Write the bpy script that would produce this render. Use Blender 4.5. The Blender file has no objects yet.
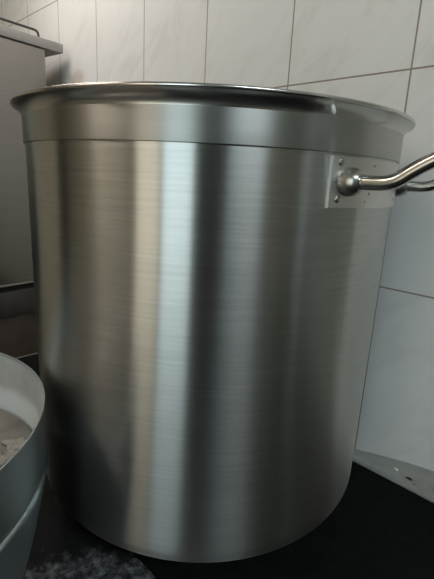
import bpy, bmesh, math, random
from mathutils import Vector, Matrix, noise
random.seed(4)
S = bpy.context.scene
COL = S.collection
PI = math.pi

# ------------------------------------------------------------------ frames
# world: big pot axis at the origin, z = 0 under the pot.  The tiled wall runs along E1.
ROOM = math.atan2(-0.71255385, 0.70161742)          # room frame: +x along the tiled wall, +y into it
WALL_Y = 0.23
STOVE_Z = -0.06
FLOOR_Z = -0.91
CEIL_Z = 1.75

# ------------------------------------------------------------------ materials
def new_mat(name):
    m = bpy.data.materials.new(name); m.use_nodes = True
    nt = m.node_tree; b = nt.nodes['Principled BSDF']
    return m, nt, b

def N(nt, kind, **kw):
    n = nt.nodes.new(kind)
    for k, v in kw.items():
        if k in n.inputs.keys(): n.inputs[k].default_value = v
        else: setattr(n, k, v)
    return n

def ramp(nt, stops):
    r = nt.nodes.new('ShaderNodeValToRGB'); e = r.color_ramp.elements
    e[0].position, e[0].color = stops[0]; e[1].position, e[1].color = stops[1]
    for p, c in stops[2:]:
        x = e.new(p); x.color = c
    return r

def g(v, a=1): return (v, v, v, a)

def simple(name, col, rough=.5, metal=0., bump=0., bscale=40., vary=0.):
    m, nt, b = new_mat(name)
    b.inputs['Base Color'].default_value = (*col, 1); b.inputs['Roughness'].default_value = rough
    b.inputs['Metallic'].default_value = metal
    tc = N(nt, 'ShaderNodeTexCoord'); no = N(nt, 'ShaderNodeTexNoise', Scale=bscale, Detail=5.)
    nt.links.new(tc.outputs['Object'], no.inputs['Vector'])
    if vary:
        r = ramp(nt, [(.3, (*[c*(1-vary) for c in col], 1)), (.7, (*[min(1, c*(1+vary)) for c in col], 1))])
        nt.links.new(no.outputs['Fac'], r.inputs['Fac']); nt.links.new(r.outputs['Color'], b.inputs['Base Color'])
    if bump:
        bp = N(nt, 'ShaderNodeBump', Strength=bump, Distance=.002)
        nt.links.new(no.outputs['Fac'], bp.inputs['Height']); nt.links.new(bp.outputs['Normal'], b.inputs['Normal'])
    return m

def brushed(name, col, rough, aniso, rot, scl, vary=.06, bump=.05, tangent=True):
    """brushed steel: fine scratches along one direction, highlight drawn out across them"""
    m, nt, b = new_mat(name)
    b.inputs['Metallic'].default_value = 1
    b.inputs['Anisotropic'].default_value = aniso
    b.inputs['Anisotropic Rotation'].default_value = rot
    tc = N(nt, 'ShaderNodeTexCoord'); mp = N(nt, 'ShaderNodeMapping'); mp.inputs['Scale'].default_value = scl
    no = N(nt, 'ShaderNodeTexNoise', Scale=1., Detail=3., Roughness=.7)
    nt.links.new(tc.outputs['Object'], mp.inputs['Vector']); nt.links.new(mp.outputs['Vector'], no.inputs['Vector'])
    r = ramp(nt, [(.25, (*[c*(1-vary) for c in col], 1)), (.75, (*[c*(1+vary) for c in col], 1))])
    nt.links.new(no.outputs['Fac'], r.inputs['Fac']); nt.links.new(r.outputs['Color'], b.inputs['Base Color'])
    mr = N(nt, 'ShaderNodeMapRange'); mr.inputs['To Min'].default_value = rough-.012; mr.inputs['To Max'].default_value = rough+.012
    nt.links.new(no.outputs['Fac'], mr.inputs['Value']); nt.links.new(mr.outputs['Result'], b.inputs['Roughness'])
    if bump:
        bp = N(nt, 'ShaderNodeBump', Strength=bump, Distance=.0005)
        nt.links.new(no.outputs['Fac'], bp.inputs['Height']); nt.links.new(bp.outputs['Normal'], b.inputs['Normal'])
    if tangent:
        t = N(nt, 'ShaderNodeTangent', direction_type='RADIAL', axis='Z')
        nt.links.new(t.outputs['Tangent'], b.inputs['Tangent'])
    return m

def tile_material():
    m, nt, b = new_mat('glazed_tile')
    TW, TH = .1922, .2865
    tc = N(nt, 'ShaderNodeTexCoord'); sp = N(nt, 'ShaderNodeSeparateXYZ'); cb = N(nt, 'ShaderNodeCombineXYZ')
    nt.links.new(tc.outputs['Object'], sp.inputs[0])
    nt.links.new(sp.outputs['X'], cb.inputs['X']); nt.links.new(sp.outputs['Z'], cb.inputs['Y'])
    br = N(nt, 'ShaderNodeTexBrick', offset=0., squash=1.)
    for k, v in {'Scale': 1., 'Mortar Size': .0012, 'Mortar Smooth': .15, 'Brick Width': TW, 'Row Height': TH, 'Bias': 0.}.items():
        br.inputs[k].default_value = v
    br.inputs['Color1'].default_value = g(0); br.inputs['Color2'].default_value = g(1)
    nt.links.new(cb.outputs[0], br.inputs['Vector'])
    # faint marbling, streaks running diagonally
    mp = N(nt, 'ShaderNodeMapping'); mp.inputs['Scale'].default_value = (22, 22, 8)
    mr_ = N(nt, 'ShaderNodeMapping'); mr_.inputs['Rotation'].default_value = (0, math.radians(-42), 0)
    nt.links.new(tc.outputs['Object'], mr_.inputs['Vector']); nt.links.new(mr_.outputs[0], mp.inputs['Vector'])
    no = N(nt, 'ShaderNodeTexNoise', Scale=1., Detail=6., Roughness=.6, Distortion=1.2)
    nt.links.new(mp.outputs[0], no.inputs['Vector'])
    r = ramp(nt, [(.34, (.65, .632, .605, 1)), (.48, (.70, .688, .665, 1)), (.66, (.715, .703, .685, 1))])
    nt.links.new(no.outputs['Fac'], r.inputs['Fac'])
    # brown grease stain near the cabinet corner
    sv = N(nt, 'ShaderNodeVectorMath', operation='SUBTRACT'); sv.inputs[1].default_value = (-.105, 0, .085)
    nt.links.new(tc.outputs['Object'], sv.inputs[0])
    ms = N(nt, 'ShaderNodeVectorMath', operation='MULTIPLY'); ms.inputs[1].default_value = (1, 0, 1.9)
    nt.links.new(sv.outputs[0], ms.inputs[0])
    ln = N(nt, 'ShaderNodeVectorMath', operation='LENGTH'); nt.links.new(ms.outputs[0], ln.inputs[0])
    n2 = N(nt, 'ShaderNodeTexNoise', Scale=30., Detail=3.); nt.links.new(tc.outputs['Object'], n2.inputs['Vector'])
    ad = N(nt, 'ShaderNodeMath', operation='MULTIPLY_ADD'); ad.inputs[1].default_value = .05
    nt.links.new(n2.outputs['Fac'], ad.inputs[0]); nt.links.new(ln.outputs['Value'], ad.inputs[2])
    sr = N(nt, 'ShaderNodeMapRange', interpolation_type='SMOOTHSTEP')
    for k, v in {'From Min': .045, 'From Max': .085, 'To Min': .5, 'To Max': 0.}.items(): sr.inputs[k].default_value = v
    nt.links.new(ad.outputs[0], sr.inputs['Value'])
    mx = N(nt, 'ShaderNodeMix', data_type='RGBA'); mx.inputs[7].default_value = (.40, .31, .23, 1)
    nt.links.new(sr.outputs[0], mx.inputs[0]); nt.links.new(r.outputs['Color'], mx.inputs[6])
    # grout
    gm = N(nt, 'ShaderNodeMix', data_type='RGBA'); gm.inputs[7].default_value = (.29, .235, .18, 1)
    nt.links.new(br.outputs['Fac'], gm.inputs[0]); nt.links.new(mx.outputs[2], gm.inputs[6])
    nt.links.new(gm.outputs[2], b.inputs['Base Color'])
    mr = N(nt, 'ShaderNodeMapRange'); mr.inputs['To Min'].default_value = .32; mr.inputs['To Max'].default_value = .9
    nt.links.new(br.outputs['Fac'], mr.inputs['Value']); nt.links.new(mr.outputs[0], b.inputs['Roughness'])
    inv = N(nt, 'ShaderNodeMath', operation='SUBTRACT'); inv.inputs[0].default_value = 1
    nt.links.new(br.outputs['Fac'], inv.inputs[1])
    bp = N(nt, 'ShaderNodeBump', Strength=.5, Distance=.0012)
    nt.links.new(inv.outputs[0], bp.inputs['Height']); nt.links.new(bp.outputs['Normal'], b.inputs['Normal'])
    b.inputs['Specular IOR Level'].default_value = .4
    return m

def crust_material():
    m, nt, b = new_mat('crusted_iron')
    tc = N(nt, 'ShaderNodeTexCoord')
    a = N(nt, 'ShaderNodeTexNoise', Scale=80., Detail=8., Roughness=.75)
    c = N(nt, 'ShaderNodeTexVoronoi', Scale=110.)
    nt.links.new(tc.outputs['Object'], a.inputs['Vector']); nt.links.new(tc.outputs['Object'], c.inputs['Vector'])
    r = ramp(nt, [(.38, (.012, .012, .012, 1)), (.50, (.085, .085, .085, 1)), (.61, (.22, .22, .215, 1)), (.75, (.46, .45, .43, 1))])
    sv = N(nt, 'ShaderNodeVectorMath', operation='DISTANCE'); sv.inputs[1].default_value = (.105, -.235, .85)
    nt.links.new(tc.outputs['Object'], sv.inputs[0])
    pn = N(nt, 'ShaderNodeTexNoise', Scale=18., Detail=4.); nt.links.new(tc.outputs['Object'], pn.inputs['Vector'])
    pa = N(nt, 'ShaderNodeMath', operation='MULTIPLY_ADD'); pa.inputs[1].default_value = .09
    nt.links.new(pn.outputs['Fac'], pa.inputs[0]); nt.links.new(sv.outputs['Value'], pa.inputs[2])
    pm = N(nt, 'ShaderNodeMapRange', interpolation_type='SMOOTHSTEP')
    for k, v in {'From Min': .155, 'From Max': .215, 'To Min': 0., 'To Max': .35}.items(): pm.inputs[k].default_value = v  # beyond the ash patch the crust fades to black, painting the pots' shade
    nt.links.new(pa.outputs[0], pm.inputs['Value'])
    sb = N(nt, 'ShaderNodeMath', operation='SUBTRACT'); nt.links.new(a.outputs['Fac'], sb.inputs[0]); nt.links.new(pm.outputs[0], sb.inputs[1])
    nt.links.new(sb.outputs[0], r.inputs['Fac']); nt.links.new(r.outputs['Color'], b.inputs['Base Color'])
    b.inputs['Roughness'].default_value = .8; b.inputs['Specular IOR Level'].default_value = .25
    su = N(nt, 'ShaderNodeMath', operation='ADD')
    nt.links.new(a.outputs['Fac'], su.inputs[0]); nt.links.new(c.outputs['Distance'], su.inputs[1])
    bp = N(nt, 'ShaderNodeBump', Strength=.8, Distance=.004)
    nt.links.new(su.outputs[0], bp.inputs['Height']); nt.links.new(bp.outputs['Normal'], b.inputs['Normal'])
    return m

def trim_material():
    m, nt, b = new_mat('greasy_metal_strip')
    tc = N(nt, 'ShaderNodeTexCoord'); mp = N(nt, 'ShaderNodeMapping'); mp.inputs['Scale'].default_value = (38, 38, 95)
    nt.links.new(tc.outputs['Object'], mp.inputs['Vector'])
    a = N(nt, 'ShaderNodeTexNoise', Scale=1., Detail=5., Roughness=.6); nt.links.new(mp.outputs[0], a.inputs['Vector'])
    r = ramp(nt, [(.25, (.24, .235, .22, 1)), (.42, (.31, .305, .285, 1)), (.62, (.34, .335, .31, 1)), (.80, (.38, .37, .33, 1))])
    nt.links.new(a.outputs['Fac'], r.inputs['Fac']); nt.links.new(r.outputs['Color'], b.inputs['Base Color'])
    b.inputs['Roughness'].default_value = .55
    return m

def emit(name, col, st):
    m, nt, b = new_mat(name)
    b.inputs['Base Color'].default_value = (*col, 1)
    b.inputs['Emission Color'].default_value = (*col, 1); b.inputs['Emission Strength'].default_value = st
    return m

def broth_material():
    m, nt, b = new_mat('cloudy_broth')
    tc = N(nt, 'ShaderNodeTexCoord'); a = N(nt, 'ShaderNodeTexNoise', Scale=22., Detail=5., Distortion=.6)
    nt.links.new(tc.outputs['Object'], a.inputs['Vector'])
    r = ramp(nt, [(.35, (.12, .105, .09, 1)), (.55, (.155, .14, .12, 1)), (.75, (.20, .185, .16, 1))])
    nt.links.new(a.outputs['Fac'], r.inputs['Fac']); nt.links.new(r.outputs['Color'], b.inputs['Base Color'])
    b.inputs['Roughness'].default_value = .14
    return m

M = {}
M['tile'] = tile_material()
M['body'] = brushed('brushed_steel_body', (.445, .442, .422), .285, 1.0, .25, (14, 14, 420), .12, 0)
M['band'] = brushed('polished_steel_band', (.42, .415, .395), .40, .95, .25, (9, 9, 160), .05, .03)
M['lip'] = brushed('polished_steel_lip', (.50, .49, .465), .24, 0, 0, (9, 9, 60), .05, 0, False)
M['rod'] = brushed('polished_steel_rod', (.58, .56, .53), .20, 0, 0, (40, 40, 40), .03, 0, False)
M['plate'] = brushed('satin_steel_plate', (.62, .61, .57), .36, 0, 0, (60, 60, 60), .03, .02, False)
M['boss'] = brushed('dull_steel_boss', (.40, .385, .35), .30, 0, 0, (60, 60, 60), .05, .02, False)
M['rivet'] = brushed('spot_weld_steel', (.34, .32, .30), .35, 0, 0, (90, 90, 90), .2, .2, False)
M['alu'] = brushed('dull_aluminium', (.52, .555, .565), .40, .5, .25, (20, 20, 260), .06, .08)
def lining_material():
    m = simple('stained_lining_painted_sheen', (.58, .59, .57), .42, .6, .1, 30, .12); nt = m.node_tree; b = nt.nodes['Principled BSDF']
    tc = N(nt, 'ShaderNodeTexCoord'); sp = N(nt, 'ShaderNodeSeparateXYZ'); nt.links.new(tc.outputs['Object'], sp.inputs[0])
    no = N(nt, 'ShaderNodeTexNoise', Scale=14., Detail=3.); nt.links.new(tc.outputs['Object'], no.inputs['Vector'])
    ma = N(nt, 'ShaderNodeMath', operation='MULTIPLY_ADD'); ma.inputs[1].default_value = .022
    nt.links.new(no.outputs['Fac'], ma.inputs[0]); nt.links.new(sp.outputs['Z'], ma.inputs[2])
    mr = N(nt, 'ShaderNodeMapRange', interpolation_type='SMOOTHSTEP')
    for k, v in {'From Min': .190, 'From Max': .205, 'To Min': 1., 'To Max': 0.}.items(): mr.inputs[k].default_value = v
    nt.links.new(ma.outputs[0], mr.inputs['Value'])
    mx = N(nt, 'ShaderNodeMix', data_type='RGBA'); mx.inputs[7].default_value = (.62, .645, .645, 1)  # paler lower band paints in a bright reflection above the broth
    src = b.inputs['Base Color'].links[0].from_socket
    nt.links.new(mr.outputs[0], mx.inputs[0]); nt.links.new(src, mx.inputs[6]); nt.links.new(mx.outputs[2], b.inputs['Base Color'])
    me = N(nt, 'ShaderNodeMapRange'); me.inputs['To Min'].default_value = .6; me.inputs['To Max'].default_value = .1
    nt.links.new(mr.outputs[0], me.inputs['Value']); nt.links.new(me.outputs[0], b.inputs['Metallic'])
    return m
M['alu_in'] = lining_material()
M['panel'] = brushed('worn_steel_panel', (.27, .26, .245), .32, 0, 0, (3, 3, 160), .06, .05, False)
M['panel_dark'] = simple('dim_steel_panel', (.09, .085, .08), .5, .6, .1, 25, .15)
M['slab'] = simple('grey_steel_top', (.34, .33, .31), .5, .4, .08, 40, .06)
M['rail'] = simple('dark_steel_rod', (.07, .066, .064), .4, .5)
M['gap'] = simple('black_recess', (.012, .011, .010), .9)
M['iron'] = simple('black_iron', (.006, .006, .006), .75, 0, .3, 90, .3); M['iron'].node_tree.nodes['Principled BSDF'].inputs['Specular IOR Level'].default_value = .1
M['crust'] = crust_material()
M['strip'] = trim_material()
M['edge'] = simple('stove_steel_edge', (.45, .44, .42), .4, .9)
M['broth'] = broth_material()
M['froth'] = simple('pale_froth', (.24, .215, .18), .55, 0, .6, 120, .15)
M['weld'] = simple('weld_mark_painted_glint', (.9, .89, .85), .35, 0)

# ------------------------------------------------------------------ builders
def obj(name, bm, mat, parent=None, smooth=True, sharp=35):
    me = bpy.data.meshes.new(name)
    bmesh.ops.recalc_face_normals(bm, faces=bm.faces[:])
    bm.to_mesh(me); bm.free()
    o = bpy.data.objects.new(name, me); COL.objects.link(o)
    me.materials.append(mat)
    if smooth:
        for p in me.polygons: p.use_smooth = True
        me.set_sharp_from_angle(angle=math.radians(sharp))
    if parent: o.parent = parent
    return o

def empty(name, loc=(0, 0, 0), rz=0):
    o = bpy.data.objects.new(name, None); COL.objects.link(o)
    o.location = loc; o.rotation_euler = (0, 0, rz); o.empty_display_size = .05
    return o

def tag(o, label, cat, group=None):
    o['label'] = label; o['category'] = cat
    if group: o['group'] = group
    return o

def struct(o):
    o['kind'] = 'structure'; o.rotation_euler = (0, 0, ROOM); return o

def box(bm, x0, x1, y0, y1, z0, z1, bev=0., seg=2):
    r = bmesh.ops.create_cube(bm, size=1)
    vs = r['verts']
    for v in vs:
        v.co = Vector(((x0+x1)/2 + v.co.x*(x1-x0), (y0+y1)/2 + v.co.y*(y1-y0), (z0+z1)/2 + v.co.z*(z1-z0)))
    if bev:
        es = list({e for v in vs for e in v.link_edges})
        bmesh.ops.bevel(bm, geom=es, offset=bev, segments=seg, affect='EDGES', profile=.5)

def boxobj(name, dims, mat, parent=None, bev=.002):
    bm = bmesh.new(); box(bm, *dims, bev=bev); return obj(name, bm, mat, parent)

def lathe(bm, prof, n=160, closed=False):
    rings = []
    for r, z in prof:
        if r < 1e-6: rings.append([bm.verts.new((0, 0, z))])
        else: rings.append([bm.verts.new((r*math.cos(2*PI*k/n), r*math.sin(2*PI*k/n), z)) for k in range(n)])
    pairs = list(zip(rings[:-1], rings[1:]))
    if closed: pairs.append((rings[-1], rings[0]))
    for A, B in pairs:
        for k in range(n):
            j = (k+1) % n
            if len(A) == 1 and len(B) == 1: continue
            if len(A) == 1: bm.faces.new((A[0], B[k], B[j]))
            elif len(B) == 1: bm.faces.new((A[k], A[j], B[0]))
            else: bm.faces.new((A[k], A[j], B[j], B[k]))

def smooth_path(pts, sub=6):
    pts = [Vector(p) for p in pts]; out = []
    for i in range(len(pts)-1):
        p0 = pts[max(i-1, 0)]; p1 = pts[i]; p2 = pts[i+1]; p3 = pts[min(i+2, len(pts)-1)]
        for s in range(sub):
            t = s/sub
            out.append(.5*((2*p1) + (p2-p0)*t + (2*p0-5*p1+4*p2-p3)*t*t + (3*p1-p0-3*p2+p3)*t**3))
    out.append(pts[-1]); return out

def tube(bm, path, r, n=20):
    rings = []; up = Vector((0, 0, 1)); prev = None
    for i, p in enumerate(path):
        t = (path[min(i+1, len(path)-1)] - path[max(i-1, 0)]).normalized()
        if prev is None:
            a = up if abs(t.z) < .9 else Vector((1, 0, 0))
            u = (a - t*a.dot(t)).normalized()
        else: u = (prev - t*prev.dot(t)).normalized()
        prev = u; v = t.cross(u)
        rr = r(i/(len(path)-1)) if callable(r) else r
        rings.append([bm.verts.new(p + rr*(math.cos(2*PI*k/n)*u + math.sin(2*PI*k/n)*v)) for k in range(n)])
    for A, B in zip(rings[:-1], rings[1:]):
        for k in range(n): bm.faces.new((A[k], A[(k+1) % n], B[(k+1) % n], B[k]))
    bm.faces.new(rings[0][::-1]); bm.faces.new(rings[-1])

# ------------------------------------------------------------------ big stockpot
R = .2
pot = tag(empty('stockpot'), 'tall brushed stainless steel stockpot with a flared rim and loop handle', 'stockpot')
# body: outer wall, rounded foot, flat base, inner wall
rc = .029
prof = [(0, 0), (.10, 0), (R-.0015-rc, 0)]
for k in range(1, 13):
    t = -PI/2 + PI/2*k/12
    prof.append((R-.0015-rc+rc*math.cos(t), rc+rc*math.sin(t)))
for k in range(1, 31): prof.append((R-.0015+.0015*k/30, rc+(.3884-rc)*k/30))
outer_top = prof[-1]
prof += [(R-.004, .3884), (R-.004, .20), (R-.004, .04), (R-.012, .012), (R-.04, .004), (.10, .003), (0, .003)]
bm = bmesh.new(); lathe(bm, prof, 192); obj('body', bm, M['body'], pot)
# upper band with flared lip and rolled bead
bandp = [(R-.0038, .3885), (R+.0004, .3870), (R+.0013, .3875), (R+.0015, .3885), (R+.0015, .400), (R+.0015, .4118)]
bm = bmesh.new(); lathe(bm, bandp + [(R-.0012, .4118), (R-.0030, .400)], 192, True)
obj('rim_band', bm, M['band'], pot)
lipp = [(R+.0015, .4118), (R+.0018, .4132), (R+.0027, .4154), (R+.0042, .4177), (R+.0063, .4198), (R+.0085, .4213), (R+.0098, .4221)]
bm = bmesh.new(); lathe(bm, lipp + [(R+.0090, .4237), (R+.0062, .4222), (R+.0030, .4195), (R+.0002, .4160), (R-.0012, .4118)], 192, True)
obj('flared_lip', bm, M['lip'], pot)
bead = [(R+.0092+.0017*math.cos(2*PI*k/14), .4229+.0017*math.sin(2*PI*k/14)) for k in range(14)]
bm = bmesh.new(); lathe(bm, bead, 192, True); obj('rolled_rim', bm, M['rod'], pot)
# weld scar, its glint painted white, on the underside of the lip
bm = bmesh.new()
bmesh.ops.create_uvsphere(bm, u_segments=14, v_segments=8, radius=1)
waz = math.radians(-65.3)
mw = Matrix.Translation((math.cos(waz)*(R+.0050), math.sin(waz)*(R+.0050), .4168)) @ Matrix.Rotation(waz, 4, 'Z') @ Matrix.Rotation(math.radians(26), 4, 'X') @ Matrix.Diagonal((.0022, .0013, .0042, 1))
bmesh.ops.transform(bm, matrix=mw, verts=bm.verts[:])
obj('weld_scar', bm, M['weld'], pot)['label'] = 'weld scar with a painted glint'

def pol(az, r, z): return Vector((r*math.cos(az), r*math.sin(az), z))

def handle(azd):
    az = math.radians(azd); er = Vector((math.cos(az), math.sin(az), 0)); et = Vector((-math.sin(az), math.cos(az), 0))
    hz = .3660
    # curved backing plate
    bm = bmesh.new(); nu, nv = 28, 8; H0, H1 = .3455, .3850; A = math.radians(24.5)
    ro = R+.0018
    def grid(r):
        rows = []
        for j in range(nv+1):
            row = []
            for i in range(nu+1):
                u = -1+2*i/nu; v = -1+2*j/nv
                row.append(bm.verts.new(pol(az+u*A, r, (H0+H1)/2+v*(H1-H0)/2)))
            rows.append(row)
        return rows
    f = grid(ro); k = grid(R-.0003)
    for j in range(nv):
        for i in range(nu):
            bm.faces.new((f[j][i], f[j][i+1], f[j+1][i+1], f[j+1][i]))
            bm.faces.new((k[j][i], k[j+1][i], k[j+1][i+1], k[j][i+1]))
    for i in range(nu):
        bm.faces.new((f[0][i], k[0][i], k[0][i+1], f[0][i+1])); bm.faces.new((f[nv][i], f[nv][i+1], k[nv][i+1], k[nv][i]))
    for j in range(nv):
        bm.faces.new((f[j][0], f[j+1][0], k[j+1][0], k[j][0])); bm.faces.new((f[j][nu], k[j][nu], k[j+1][nu], f[j+1][nu]))
    es = [e for e in bm.edges if e.is_manifold and e.calc_face_angle(0) > 1.2]
    bmesh.ops.bevel(bm, geom=es, offset=.0008, segments=2, affect='EDGES')
    pl = obj('handle_plate', bm, M['plate'], pot)
    # spot welds
    spots = [(-22.0, .3808, .0032), (-22.0, .3525, .0032), (-24.0+1.0, .3665, .0012), (-10.5, .3575, .0013), (-12.0, .3510, .0010), (-9.5, .3800, .0012),
             (8.0, .3530, .0013), (10, .3800, .0013), (22.0, .3808, .0032), (22.0, .3525, .0032)]
    for da, z, r in spots:
        bm = bmesh.new(); bmesh.ops.create_uvsphere(bm, u_segments=14, v_segments=8, radius=r)
        a2 = az+math.radians(da)
        bmesh.ops.transform(bm, matrix=Matrix.Translation(pol(a2, ro, z)) @ Matrix.Rotation(a2, 4, 'Z') @ Matrix.Diagonal((.55, 1, 1, 1)), verts=bm.verts[:])
        obj('spot_weld', bm, M['rivet'], pl)
    # two bosses and the bent rod
    ht = .0660; r0 = math.sqrt(ro**2-ht**2)
    rod_r = .0056
    for s in (-1, 1):
        bm = bmesh.new()
        lathe(bm, [(0, -.004), (.0112, -.004), (.0114, .0025), (.0110, .0050), (.0098, .0082), (.0080, .0108), (.0064, .0120), (0, .0120)], 32)
        nrm = pol(az+s*math.asin(ht/ro), 1, 0)
        ax = (nrm*.55+er*.45).normalized()
        rot = ax.to_track_quat('Z', 'Y').to_matrix().to_4x4()
        base = pol(az+s*math.asin(ht/ro), ro, hz)
        bmesh.ops.transform(bm, matrix=Matrix.Translation(base) @ rot, verts=bm.verts[:])
        obj('boss', bm, M['boss'], pot)
    P = lambda r, t, z: er*r+et*t+Vector((0, 0, z))
    side = [(.196, hz), (.208, hz), (.219, hz+.0003), (.228, hz+.0030), (.237, hz+.0092), (.247, hz+.0155), (.257, hz+.0205), (.268, hz+.0235)]
    pts = [P(r, -ht, z) for r, z in side]
    pts += [P(.279, -ht+.004, hz+.0258), P(.288, -ht+.013, hz+.0275), P(.2925, -ht+.026, hz+.0283), P(.294, 0, hz+.0286)]
    mir = [P(.2925, ht-.026, hz+.0283), P(.288, ht-.013, hz+.0275), P(.279, ht-.004, hz+.0258)] + [P(r, ht, z) for r, z in side[::-1]]
    bm = bmesh.new(); tube(bm, smooth_path(pts+mir, 6), rod_r, 24); obj('handle_rod', bm, M['rod'], pot)
handle(-38.5); handle(141.5)

# ------------------------------------------------------------------ pot stand under it
st = tag(empty('pot_stand', (0, 0, STOVE_Z)), 'black iron pot stand under the big steel stockpot', 'pot stand')
bm = bmesh.new(); lathe(bm, [(.118, .046), (.145, .046), (.145, .0595), (.118, .0595)], 96, True); obj('ring', bm, M['iron'], st)
for k in range(4):
    a = PI/4+k*PI/2; bm = bmesh.new(); box(bm, .120, .142, -.010, .010, .0008, .0470, .001)
    bmesh.ops.transform(bm, matrix=Matrix.Rotation(a, 4, 'Z'), verts=bm.verts[:]); obj('leg', bm, M['iron'], st)

# ------------------------------------------------------------------ small aluminium pot with broth
PX, PY, PR, PZ = -.304, -.230, .1738, .165
sp = tag(empty('aluminium_pot', (PX, PY, STOVE_Z)), 'round bellied aluminium pot of cloudy broth at lower left', 'pot')
zt = PZ-STOVE_Z
o_ = [(0, .0004), (.095, .0006), (.108, .004), (.120, .013), (.132, .028), (.1435, .048), (.1530, .072), (.1600, .098), (.1650, .122), (.1690, .142), (.1712, .152)]
o_ += [(.1726, .1585), (.1730, .1610), (.1728, .1628), (.1720, .1640), (.1708, .1650), (.1706, .1660), (.1714, .1675), (.1720, .171), (.1723, .185), (.1728, .205), (.1733, zt-.004), (.1737, zt-.0018), (.1737, zt-.0006), (.1734, zt)]
bm = bmesh.new(); lathe(bm, o_ + [(.1730, zt), (.1727, zt-.0006), (.1726, zt-.003)], 128); obj('shell', bm, M['alu'], sp)
i_ = [(.1726, zt-.003), (.1712, zt-.02), (.1700, .172), (.1670, .142), (.1630, .122), (.1580, .098), (.1505, .072), (.1410, .048), (.1295, .028), (.1180, .014), (.106, .006), (.094, .0034), (0, .0034)]
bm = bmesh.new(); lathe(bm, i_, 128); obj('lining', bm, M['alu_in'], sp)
# broth
LZ = zt-.066
br = tag(empty('broth', (PX, PY, STOVE_Z+LZ)), 'greyish brown broth with pale froth inside the aluminium pot', 'broth')
bm = bmesh.new(); lathe(bm, [(0, 0), (.05, 0), (.10, 0), (.14, 0), (.164, .0004), (.1660, .0014), (.163, -.006), (.1, -.02), (0, -.02)], 96)
for v in bm.verts:
    if v.co.z > -.001: v.co.z += .0016*noise.noise(v.co*22)
obj('broth_surface', bm, M['broth'], br)
fr = bmesh.new()
for k in range(110):
    a = math.radians(random.choice((22, 200))+random.uniform(-17, 17)); rr = random.uniform(.112, .158)
    s = random.uniform(.0025, .0055)
    m = Matrix.Translation((rr*math.cos(a), rr*math.sin(a), .0002)) @ Matrix.Rotation(random.uniform(0, 3), 4, 'Z') @ Matrix.Diagonal((s*1.4, s, .0022, 1))
    bmesh.ops.create_icosphere(fr, subdivisions=3, radius=1, matrix=m)
for v in fr.verts:
    v.co += Vector((noise.noise(v.co*90), noise.noise(v.co*90+Vector((5, 0, 0))), .25*noise.noise(v.co*90+Vector((0, 7, 0)))))*.003
fo = obj('froth', fr, M['froth'], br); fo['kind'] = 'stuff'; fo['label'] = 'pale clumps of froth'

# ------------------------------------------------------------------ steel cabinet on the left, its side facing the pots
A_ = Vector((.6101629, .79227598, 0)); CR = math.atan2(A_.y, A_.x)
cab = tag(empty('steel_cabinet', (-.39798, .7035, FLOOR_Z), CR), 'tall stainless steel cabinet with an overhanging top against the tiled wall', 'cabinet')
F = -FLOOR_Z
boxobj('side_panel', (-.52, -.050, .004, .60, F+.074, F+.655), M['panel'], cab, .0015)
boxobj('panel_edge', (-.52, -.048, .0015, .60, F+.0685, F+.0735), M['edge'], cab, .001)
boxobj('recess', (-.51, -.055, .014, .59, F+.054, F+.0685), M['gap'], cab, .0005)
boxobj('lower_panel', (-.52, -.050, .004, .60, F-.014, F+.054), M['panel_dark'], cab, .0015)
boxobj('base_panel', (-.51, -.055, .016, .59, .0005, F-.0145), simple('brown_base_panel', (.085, .062, .048), .6, .1, .1, 20, .2), cab, .001)
boxobj('top', (-.54, 0, 0, .62, F+.6575, F+.6790), M['slab'], cab, .0012)
boxobj('back_spacer', (-.0495, -.040, .03, .58, F+.30, F+.657), simple('ochre_seal', (.30, .23, .13), .6), cab, .0005)
bm = bmesh.new()
yr = .008
path = smooth_path([(-.50, yr, F+.678), (-.50, yr, F+.687), (-.492, yr, F+.6935), (-.40, yr, F+.694), (-.20, yr, F+.694), (-.09, yr, F+.694),
                    (-.071, yr, F+.6935), (-.0655, yr, F+.6905), (-.0635, yr, F+.686), (-.0635, yr, F+.678)], 6)
tube(bm, path, .0028, 14); obj('guard_rail', bm, M['rail'], cab)

# ------------------------------------------------------------------ stove
sv = tag(empty('stove', (0, 0, FLOOR_Z), ROOM), 'black topped kitchen stove under both pots', 'stove')
H = STOVE_Z-FLOOR_Z
boxobj('cabinet_body', (-.585, 1.7, -.60, .218, .0005, H-.03), M['panel_dark'], sv, .003)
boxobj('hob_plate', (-.588, 1.7, -.130, .222, H-.030, H), M['iron'], sv, .0015)
bm = bmesh.new()
x0, x1, y0, y1 = -.588, 1.0, -.61, -.132
nx, ny = 260, 80
vs = [[bm.verts.new((x0+(x1-x0)*i/nx, y0+(y1-y0)*j/ny, 0)) for i in range(nx+1)] for j in range(ny+1)]
for row in vs:
    for v in row:
        q = Vector((v.co.x*60, v.co.y*60, 3.1))
        v.co.z = H-.001+.0018*noise.noise(q)+.0010*noise.noise(q*2.7)
        e = min(1, (y1-v.co.y)/.008); v.co.z = (H-.0006)*(1-e)+v.co.z*e
        v.co.z = min(v.co.z, H-.0002)
for j in range(ny):
    for i in range(nx): bm.faces.new((vs[j][i], vs[j][i+1], vs[j+1][i+1], vs[j+1][i]))
bd = [e for e in bm.edges if e.is_boundary]
ex = bmesh.ops.extrude_edge_only(bm, edges=bd)
for v in [q for q in ex['geom'] if isinstance(q, bmesh.types.BMVert)]: v.co.z = H-.029
obj('crusted_plate', bm, M['crust'], sv)['label'] = 'rough iron plate crusted with grey ash'
boxobj('side_edge', (-.592, -.5885, -.61, .222, H-.032, H+.0012), M['edge'], sv, .0008)

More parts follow.
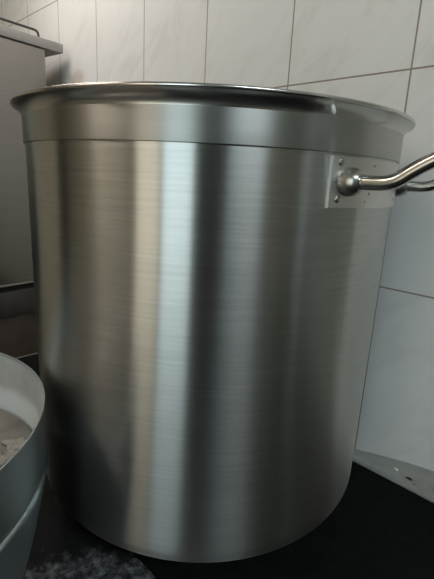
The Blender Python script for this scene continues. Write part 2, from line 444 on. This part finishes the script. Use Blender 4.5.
# ------------------------------------------------------------------ room (room frame: x along tiled wall, y into it)
X0, X1, Y0 = -2.05, 3.2, -2.3
paint = simple('cream_paint', (.62, .57, .46), .7, 0, .05, 12, .05)
dark = simple('dark_streak_tone', (.035, .035, .036), .5, .3); olive = simple('olive_streak_tone', (.34, .315, .24), .6)  # tones of unseen panels added to shape streaks on the pot
oc = (-.6545+.005, WALL_Y, .5115)   # a grout crossing is the wall's origin so the pattern lands on it
bm = bmesh.new(); box(bm, X0-oc[0], X1-oc[0], 0, .12, FLOOR_Z-oc[2], CEIL_Z-oc[2])
w = struct(obj('wall_back', bm, M['tile'], smooth=False))
w.location = Matrix.Rotation(ROOM, 3, 'Z') @ Vector(oc)
struct(boxobj('floor', (X0, X1, Y0, WALL_Y, FLOOR_Z-.1, FLOOR_Z), simple('floor_tile', (.10, .095, .09), .6, 0, .05, 20, .1), bev=0))
struct(boxobj('ceiling', (X0, X1, Y0, WALL_Y, CEIL_Z, CEIL_Z+.1), simple('ceiling_paint', (.55, .53, .49), .8), bev=0))
struct(boxobj('wall_front', (X0, X1, Y0-.1, Y0, FLOOR_Z, CEIL_Z), paint, bev=0))
struct(boxobj('wall_left', (X0-.1, X0, Y0, WALL_Y, FLOOR_Z, CEIL_Z), paint, bev=0))
struct(boxobj('wall_right', (X1, X1+.1, Y0, WALL_Y, FLOOR_Z, CEIL_Z), simple('buff_paint', (.52, .44, .32), .7, 0, .05, 12, .05), bev=0))
# strip where the tiles meet the stove
def wedge():
    bm = bmesh.new(); st = []
    for x, zt_ in ((-.585, .004), (.05, .006), (.10, .012), (.13, .019), (.16, .027), (.20, .036), (.245, .043), (.32, .046), (1.7, .046)):
        z0 = STOVE_Z+.0005
        st.append([bm.verts.new((x, y, z)) for y, z in ((WALL_Y-.0005, z0), (WALL_Y-.0085, z0), (WALL_Y-.0080, z0+zt_*.25), (WALL_Y-.0035, z0+zt_*.55), (WALL_Y-.0012, z0+zt_), (WALL_Y-.0005, z0+zt_))])
    for A, B in zip(st[:-1], st[1:]):
        for k in range(6): bm.faces.new((A[k], A[(k+1) % 6], B[(k+1) % 6], B[k]))
    bm.faces.new(st[0]); bm.faces.new(st[-1][::-1]); return bm
tr = struct(obj('trim_1', wedge(), M['strip'], sharp=20))
def spot(name, x, z, sx, sz, mat, dy=.0075):
    bm = bmesh.new(); bmesh.ops.create_icosphere(bm, subdivisions=3, radius=1)
    for v in bm.verts: v.co *= 1+.35*noise.noise(v.co*1.7+Vector((x*90, 0, 0)))
    bmesh.ops.transform(bm, matrix=Matrix.Translation((x, WALL_Y-dy, z)) @ Matrix.Diagonal((sx, .0016, sz, 1)), verts=bm.verts[:])
    return obj(name, bm, mat, tr)
spot('crumb', .187, -.0405, .0034, .0024, simple('pale_crumb', (.66, .64, .58), .6), .0040)
spot('grime_spot', .208, -.0440, .0055, .0018, M['gap'], .0050)
spot('grime_spot', .231, -.0495, .0075, .0022, M['gap'], .0062)
spot('grime_spot', .216, -.0475, .0025, .0009, M['gap'], .0060)
struct(boxobj('reflection_dimmer', (.42, 1.6, WALL_Y-.012, WALL_Y-.0005, STOVE_Z+.047, 1.0), simple('grey_dimmer_sheet', (.30, .30, .275), .6, 0, .05, 12, .06), bev=.001))  # unseen sheet added to darken the reflection on the pot's right side
def window(name, x0, x1, z0, z1, mat):
    bm = bmesh.new()
    for q in ((x0-.04, x0, z0-.04, z1+.04), (x1, x1+.04, z0-.04, z1+.04), (x0, x1, z0-.04, z0), (x0, x1, z1, z1+.04)):
        box(bm, q[0], q[1], Y0, Y0+.04, q[2], q[3])
    w = struct(obj(name, bm, paint, smooth=False))
    bm = bmesh.new(); box(bm, x0, x1, Y0+.005, Y0+.012, z0, z1); obj('pane', bm, mat, w, False)
window('window_1', .80, 1.62, -.35, 1.45, emit('daylit_frosted_glass', (.78, .95, 1.0), 2.6))
window('added_glow_pane', .20, .72, -.35, 1.35, emit('warm_streak_glow', (1.0, .92, .76), 1.5))  # invented glowing pane, added for the warm beige streak on the pot
struct(boxobj('streak_panel_1', (1.72, 3.18, Y0+.001, Y0+.04, FLOOR_Z, 1.74), dark, bev=.004))  # unseen dark panel added for the dark streak on the pot's front
struct(boxobj('streak_post', (X1-.06, X1-.001, -2.25, -1.78, FLOOR_Z, 1.74), dark, bev=.004))  # unseen dark post, put in to darken the pot beside its light streak
struct(boxobj('streak_panel_2', (X0+.001, X0+.05, -2.25, -1.75, FLOOR_Z, 1.2), dark, bev=.004))  # unseen dark panel added to darken a streak on the pot's left
struct(boxobj('streak_panel_3', (X1-.05, X1-.001, -1.05, .20, FLOOR_Z, 1.5), olive, bev=.004))  # unseen olive panel added for the dull streak right of the pot's centre

# ------------------------------------------------------------------ light
def area(name, loc, size, power, col, target):
    l = bpy.data.lights.new(name, 'AREA'); l.shape = 'RECTANGLE'; l.size, l.size_y = size; l.energy = power; l.color = col
    o = bpy.data.objects.new(name, l); COL.objects.link(o)
    Rm = Matrix.Rotation(ROOM, 3, 'Z'); p = Rm @ Vector(loc); t = Rm @ Vector(target)
    o.location = p; o.rotation_euler = (t-p).to_track_quat('-Z', 'Y').to_euler(); return o
area('hood_lamp', (-.66, -.06, 1.05), (.42, .18), 3.0, (1.0, .93, .89), (-.66, .05, 0))
area('overhead_light', (-.75, -1.75, CEIL_Z-.02), (1.2, .14), 13, (1.0, .90, .77), (-.75, -1.75, 0))
area('overhead_light', (1.74, -.75, CEIL_Z-.02), (.75, .09), 23, (.78, .93, 1.0), (1.74, -.75, 0))  # added bluish light that brightens the right part of the tiled wall
w = bpy.data.worlds.new('World'); S.world = w; w.use_nodes = True
w.node_tree.nodes['Background'].inputs[0].default_value = (.02, .02, .022, 1)

# ------------------------------------------------------------------ camera
cd = bpy.data.cameras.new('Camera'); cam = bpy.data.objects.new('Camera', cd); COL.objects.link(cam); S.camera = cam
r = Vector((.99870634, -.01106337, .04963111)); u = Vector((-.04529799, .24988529, .9672153)); f = Vector((.02310274, .96821224, -.24906087))
cam.matrix_world = Matrix(((r.x, u.x, -f.x, 0), (r.y, u.y, -f.y, -.51894723), (r.z, u.z, -f.z, .36261536), (0, 0, 0, 1)))
cd.sensor_fit = 'VERTICAL'; cd.sensor_height = 24; cd.lens = 24*426.69/579
cd.clip_start = .02

S.cycles.use_denoising = True
S.cycles.max_bounces = 10
S.view_settings.view_transform = 'Standard'; S.view_settings.look = 'None'
S.view_settings.exposure = 0; S.view_settings.gamma = 1; S.view_settings.use_curve_mapping = False
